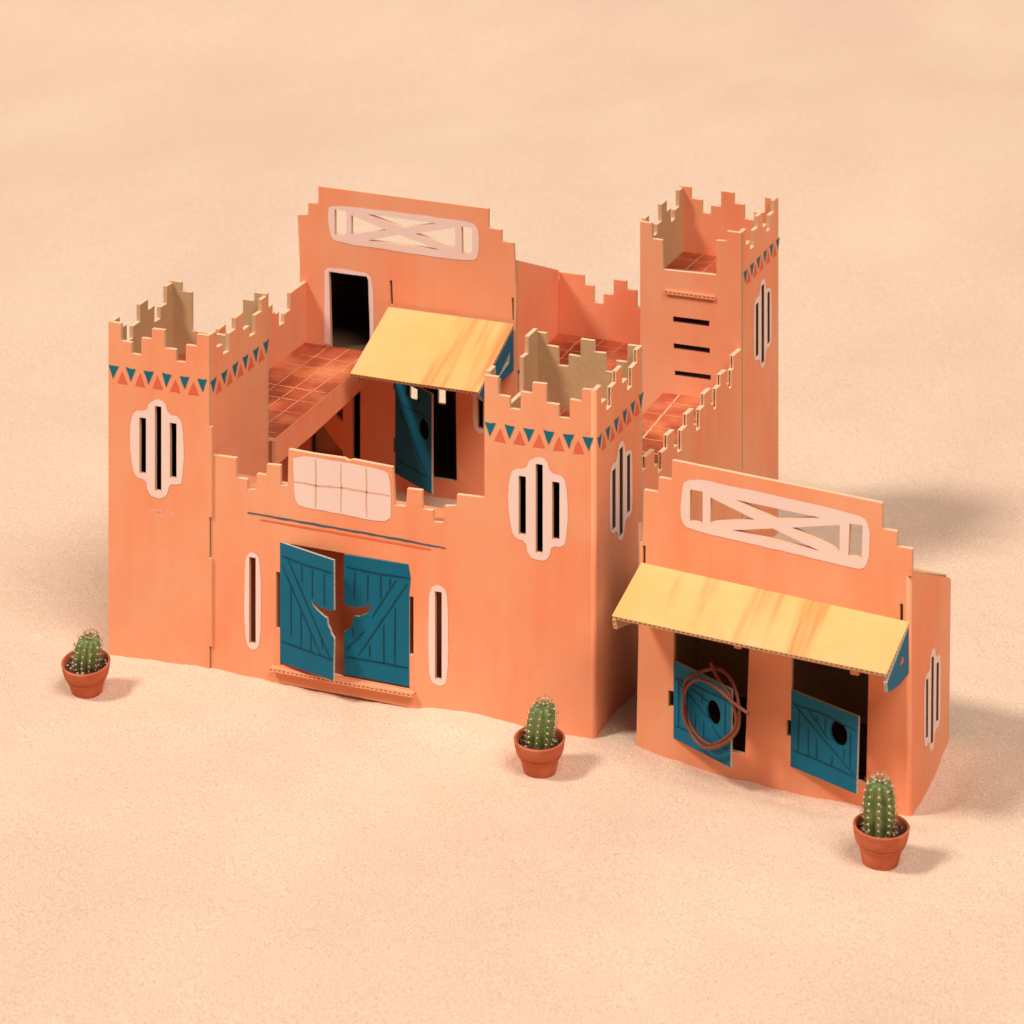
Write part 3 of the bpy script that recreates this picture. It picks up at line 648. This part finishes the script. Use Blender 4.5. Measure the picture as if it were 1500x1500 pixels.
b.slab(fl, [(.05, 14.7), (.05, 11.0), (2.2, 10.95), (4.9, 11.4), (5.2, 12.3)], t=.3, mo='teal', mh='edge_pale', mv='edge_pale')
b.sheet(fl, [(1.3, 12.4), (2.35, 12.5), (1.7, 13.05)], w=.03, m='coral')
q = sp_(.51, 0, 0); fl = F((q.x, q.y, 0), NO, Z, -U)
b.slab(fl, [(.05, 15.1), (.05, 11.6), (2.5, 11.5), (5.6, 12.2), (5.85, 13.05)], t=.3, mo='teal', mi='kraft', mh='edge_flute', mv='edge_flute')
st(b.build('awning', stable))

# ================================================================== ROPE COIL on the stable's half door
def rope():
    ctrl = [(4.45, 9.25, .0), (5.0, 8.75, .1), (5.75, 8.3, .25), (6.76, 7.75, .3), (7.35, 7.0, .35), (7.75, 6.0, .35), (7.45, 4.9, .4), (6.3, 3.75, .45), (4.86, 2.85, .45), (3.45, 2.95, .4), (2.3, 3.7, .35), (1.75, 4.8, .35), (1.6, 5.95, .35), (1.85, 6.95, .35), (2.75, 7.75, .35), (4.0, 8.5, -.15), (5.3, 8.85, -.35), (6.5, 8.5, -.3), (7.4, 7.6, -.1), (7.9, 6.4, .15), (7.85, 5.1, .3), (7.0, 3.95, .6), (5.7, 3.05, .85), (4.3, 2.6, .8), (3.0, 3.0, .7), (2.05, 4.0, .65), (1.9, 5.4, .65), (2.4, 6.8, .65), (3.5, 7.75, .6), (4.9, 7.95, .6), (6.3, 7.75, .65), (7.4, 7.35, .6), (8.3, 7.1, .5), (9.15, 6.85, .35)]
    P = [fA.p(u, v, w + .02) for u, v, w in ctrl]
    # catmull-rom
    pts = []
    for i in range(len(P) - 1):
        p0, p1, p2, p3 = P[max(0, i - 1)], P[i], P[i + 1], P[min(len(P) - 1, i + 2)]
        for k in range(6):
            t = k / 6
            pts.append(.5 * ((2 * p1) + (p2 - p0) * t + (2 * p0 - 5 * p1 + 4 * p2 - p3) * t * t + (3 * p1 - p0 - 3 * p2 + p3) * t ** 3))
    pts.append(P[-1])
    b = MB(); R = .138; N = 10; k = b.mi('rope'); rings = []; acc = 0
    for i, p in enumerate(pts):
        tg = (pts[min(i + 1, len(pts) - 1)] - pts[max(0, i - 1)]).normalized()
        a = tg.cross(fA.N).normalized(); c = tg.cross(a)
        rr = R * (1 + .07 * math.sin(i * 1.7) + random.uniform(-.04, .04))
        if i: acc += (p - pts[i - 1]).length
        rings.append(([b.bm.verts.new(p + rr * (a * math.cos(j * 2 * PI / N) + c * math.sin(j * 2 * PI / N))) for j in range(N)], acc))
    for (r0, a0), (r1, a1) in zip(rings[:-1], rings[1:]):
        for j in range(N):
            f = b.bm.faces.new([r0[j], r0[(j + 1) % N], r1[(j + 1) % N], r1[j]]); f.smooth = True; f.material_index = k
            for q, uv in zip(f.loops, ((a0, j / N), (a0, (j + 1) / N), (a1, (j + 1) / N), (a1, j / N))): q[b.uv].uv = uv
    for r_ in (rings[0][0], rings[-1][0]): f = b.bm.faces.new(r_); f.material_index = k
    bmesh.ops.recalc_face_normals(b.bm, faces=b.bm.faces)
    o = b.build('rope_coil'); base = fA.p(4.8, 2.6, .4) * CM
    local(o, base); o.location = base
    o['label'] = 'brown cord lasso coiled in three loops, hanging over the teal half door of the stable'; o['category'] = 'rope'
rope()

# ================================================================== POTTED CACTI
def lathe(b, prof, mat, n=40):
    k = b.mi(mat); rings = [[b.bm.verts.new((r * math.cos(i * 2 * PI / n), r * math.sin(i * 2 * PI / n), z)) for i in range(n)] for r, z in prof]
    for a, c in zip(rings[:-1], rings[1:]):
        for i in range(n):
            f = b.bm.faces.new([a[i], a[(i + 1) % n], c[(i + 1) % n], c[i]]); f.smooth = True; f.material_index = k
    return rings
def ball(b, c, r, mat, sub=1):
    k = b.mi(mat)
    g = bmesh.ops.create_icosphere(b.bm, subdivisions=sub, radius=r, matrix=Matrix.Translation(c))
    for v in g['verts']:
        for f in v.link_faces: f.material_index = k; f.smooth = True

def potted(x, y, label, tilt, R, h, lean, off, ribs, dens, seed):
    rnd = random.Random(seed)
    t = thing('potted_cactus', (x, y, ground(x, y) - .28), label, 'potted cactus', 'small cacti in clay pots in front of the toy buildings')
    t.rotation_euler = (tilt[0], tilt[1], rnd.uniform(0, 6))
    b = MB()
    pr = [(0, 0), (1.2, 0), (1.27, .06), (1.5, 1.0), (1.66, 1.58), (1.70, 1.64), (1.80, 1.70), (1.82, 1.78), (1.76, 1.86), (1.77, 1.92), (1.88, 1.93), (1.93, 2.0), (2.03, 2.45), (2.10, 2.93), (2.12, 3.03), (2.06, 3.1), (1.96, 3.08), (1.90, 2.98), (1.84, 2.5), (1.70, 2.1)]
    lathe(b, pr, 'terracotta', 56); b.build('pot', t)
    b = MB(); k = b.mi('soil'); n = 30; rings = []
    for i in range(9):
        rr = 1.86 * i / 8
        rings.append([b.bm.verts.new((rr * math.cos(j * 2 * PI / n), rr * math.sin(j * 2 * PI / n), 2.5 + .10 * noise.noise((rr * math.cos(j * 2 * PI / n) * 2.3 + seed, rr * math.sin(j * 2 * PI / n) * 2.3, seed)))) for j in range(n)])
    for a, c in zip(rings[:-1], rings[1:]):
        for j in range(n):
            f = b.bm.faces.new([a[j], a[(j + 1) % n], c[(j + 1) % n], c[j]]) if a is not rings[0] else b.bm.faces.new([rings[0][j], c[j], c[(j + 1) % n]])
            f.smooth = True; f.material_index = k
    for _ in range(170):
        rr, a = 1.78 * math.sqrt(rnd.random()), rnd.uniform(0, 2 * PI)
        ball(b, Vector((rr * math.cos(a), rr * math.sin(a), 2.5 + rnd.uniform(-.02, .16))), rnd.uniform(.05, .15), 'grit' if rnd.random() < .2 else 'soil', 1)
    b.build('soil', t)
    # cactus body
    b = MB(); k = b.mi('cactus'); n = ribs * 8; NZ = 26; rings = []
    def axis(s): return Vector((off[0] + lean[0] * s * s * .7 + lean[0] * s * .3, off[1] + lean[1] * s, 2.25 + h * s))
    def prof(s): return R * (.86 + .16 * math.sin(PI * min(1, s * 1.15))) * math.sqrt(max(0.0, 1 - max(0, (s - .74) / .26) ** 2.2))
    def rad(s, a):
        q = .5 + .5 * math.cos(ribs * a); return prof(s) * (.74 + .28 * q ** .7 + .012 * math.sin(9 * s + a * 3))
    for i in range(NZ + 1):
        s = i / NZ; c = axis(s)
        rings.append([b.bm.verts.new(c + Vector((math.cos(j * 2 * PI / n), math.sin(j * 2 * PI / n), 0)) * max(.02, rad(s, j * 2 * PI / n)) + Vector((0, 0, -.22 * s ** 6 if s > .9 else 0))) for j in range(n)])
    for a, c in zip(rings[:-1], rings[1:]):
        for j in range(n):
            f = b.bm.faces.new([a[j], a[(j + 1) % n], c[(j + 1) % n], c[j]]); f.smooth = True; f.material_index = k
    f = b.bm.faces.new(rings[-1]); f.material_index = k; f.smooth = True
    body = b.build('cactus', t)
    # areoles and spines
    b = MB(); ka = b.mi('areole'); ks = b.mi('spine')
    for q in range(ribs):
        a = q * 2 * PI / ribs; m = int(h / .52)
        for i in range(m + 2):
            s = min(.985, (i + .45 + .35 * (q % 2)) / (m + 1)) if i <= m else .97
            out = Vector((math.cos(a), math.sin(a), 0)); up = max(0, (s - .72) / .28)
            nrm = (out * (1 - .75 * up) + Vector((0, 0, .1 + up))).normalized()
            p = axis(s) + out * rad(s, a)
            ball(b, p, rnd.uniform(.065, .10), 'areole', 1)
            for _ in range(dens):
                d = (nrm + Vector((rnd.uniform(-1, 1), rnd.uniform(-1, 1), rnd.uniform(-1, 1))) * .75).normalized()
                L = rnd.uniform(.2, .5); e = d.orthogonal().normalized() * .017; e2 = d.cross(e).normalized() * .017
                tip = b.bm.verts.new(p + d * L); bs = [b.bm.verts.new(p + v) for v in (e, -e * .5 + e2 * .87, -e * .5 - e2 * .87)]
                for u in range(3):
                    f = b.bm.faces.new([bs[u], bs[(u + 1) % 3], tip]); f.material_index = ks
    b.build('spines', body)
    return t
VA = .382
def vx(a, c=0): return (a * math.cos(VA) - c * math.sin(VA), a * math.sin(VA) + c * math.cos(VA))
# tilt about the viewing direction is split over x and y
def roll(deg): r_ = math.radians(deg); return (r_ * math.sin(VA), -r_ * math.cos(VA))
def potted_at(*a, **k): return potted(*a, **k)
potted(1.7, -7.0, 'shortest bristly cactus in a tilted clay pot, beside the shorter front tower', roll(9), 1.13, 2.85, (.85, .0), (.1, .1), 11, 13, 3)
potted(43.5, -6.3, 'leaning cactus in a clay pot, in front of the tower right of the gate', roll(3), 1.16, 3.65, (.75, -.1), (.1, .1), 9, 9, 8)
pot3 = potted(73.3, -10.35, 'tallest column cactus in a clay pot, in front of the stable corner', roll(2), 1.15, 4.45, (.05, 0), (.15, .1), 9, 9, 12)
pot3.scale = (1.04, 1.04, 1.04)

# ================================================================== LIGHT, WORLD, CAMERA
w = bpy.data.worlds.new('World'); sc.world = w; w.use_nodes = True
bg = w.node_tree.nodes['Background']; bg.inputs['Color'].default_value = (1.0, .93, .86, 1); bg.inputs['Strength'].default_value = .15

def area(name, pos, target, size, power, color, shape='DISK'):
    d = bpy.data.lights.new(name, 'AREA'); d.shape = shape; d.size = size; d.energy = power; d.color = color
    o = bpy.data.objects.new(name, d); COL.objects.link(o)
    o.location = Vector(pos); v = Vector(target) - Vector(pos)
    o.rotation_euler = v.to_track_quat('-Z', 'Y').to_euler()
    return o
tgt = Vector((.35, .12, .08))
Ldir = Vector((1, .8, -1.6)).normalized()
area('key_lamp', tgt - Ldir * 80, tgt, 15.5, 53000, (1, .95, .87))
area('fill_lamp', tgt + Vector((22, -17, 41)), tgt, 27, 20500, (1, .93, .86))

cam = bpy.data.cameras.new('camera'); co = bpy.data.objects.new('camera', cam); COL.objects.link(co)
co.location = (1.39121, -2.50442, 1.2634436); co.rotation_euler = (PI / 2, 0, .382)
cam.sensor_width = 36; cam.sensor_fit = 'HORIZONTAL'; cam.lens = 4689.365 / 1500 * 36
cam.shift_y = -(750 + 1130.145) / 1500
cam.clip_start = .05; cam.clip_end = 200
cam.dof.use_dof = True; cam.dof.focus_distance = 2.80; cam.dof.aperture_fstop = 13
sc.camera = co
sc.view_settings.view_transform = 'Standard'; sc.view_settings.look = 'None'
sc.view_settings.exposure = -0.05; sc.view_settings.gamma = 1; sc.view_settings.use_curve_mapping = False
sc.render.engine = 'CYCLES'
sc.cycles.max_bounces = 12; sc.cycles.diffuse_bounces = 10; sc.cycles.use_denoising = True
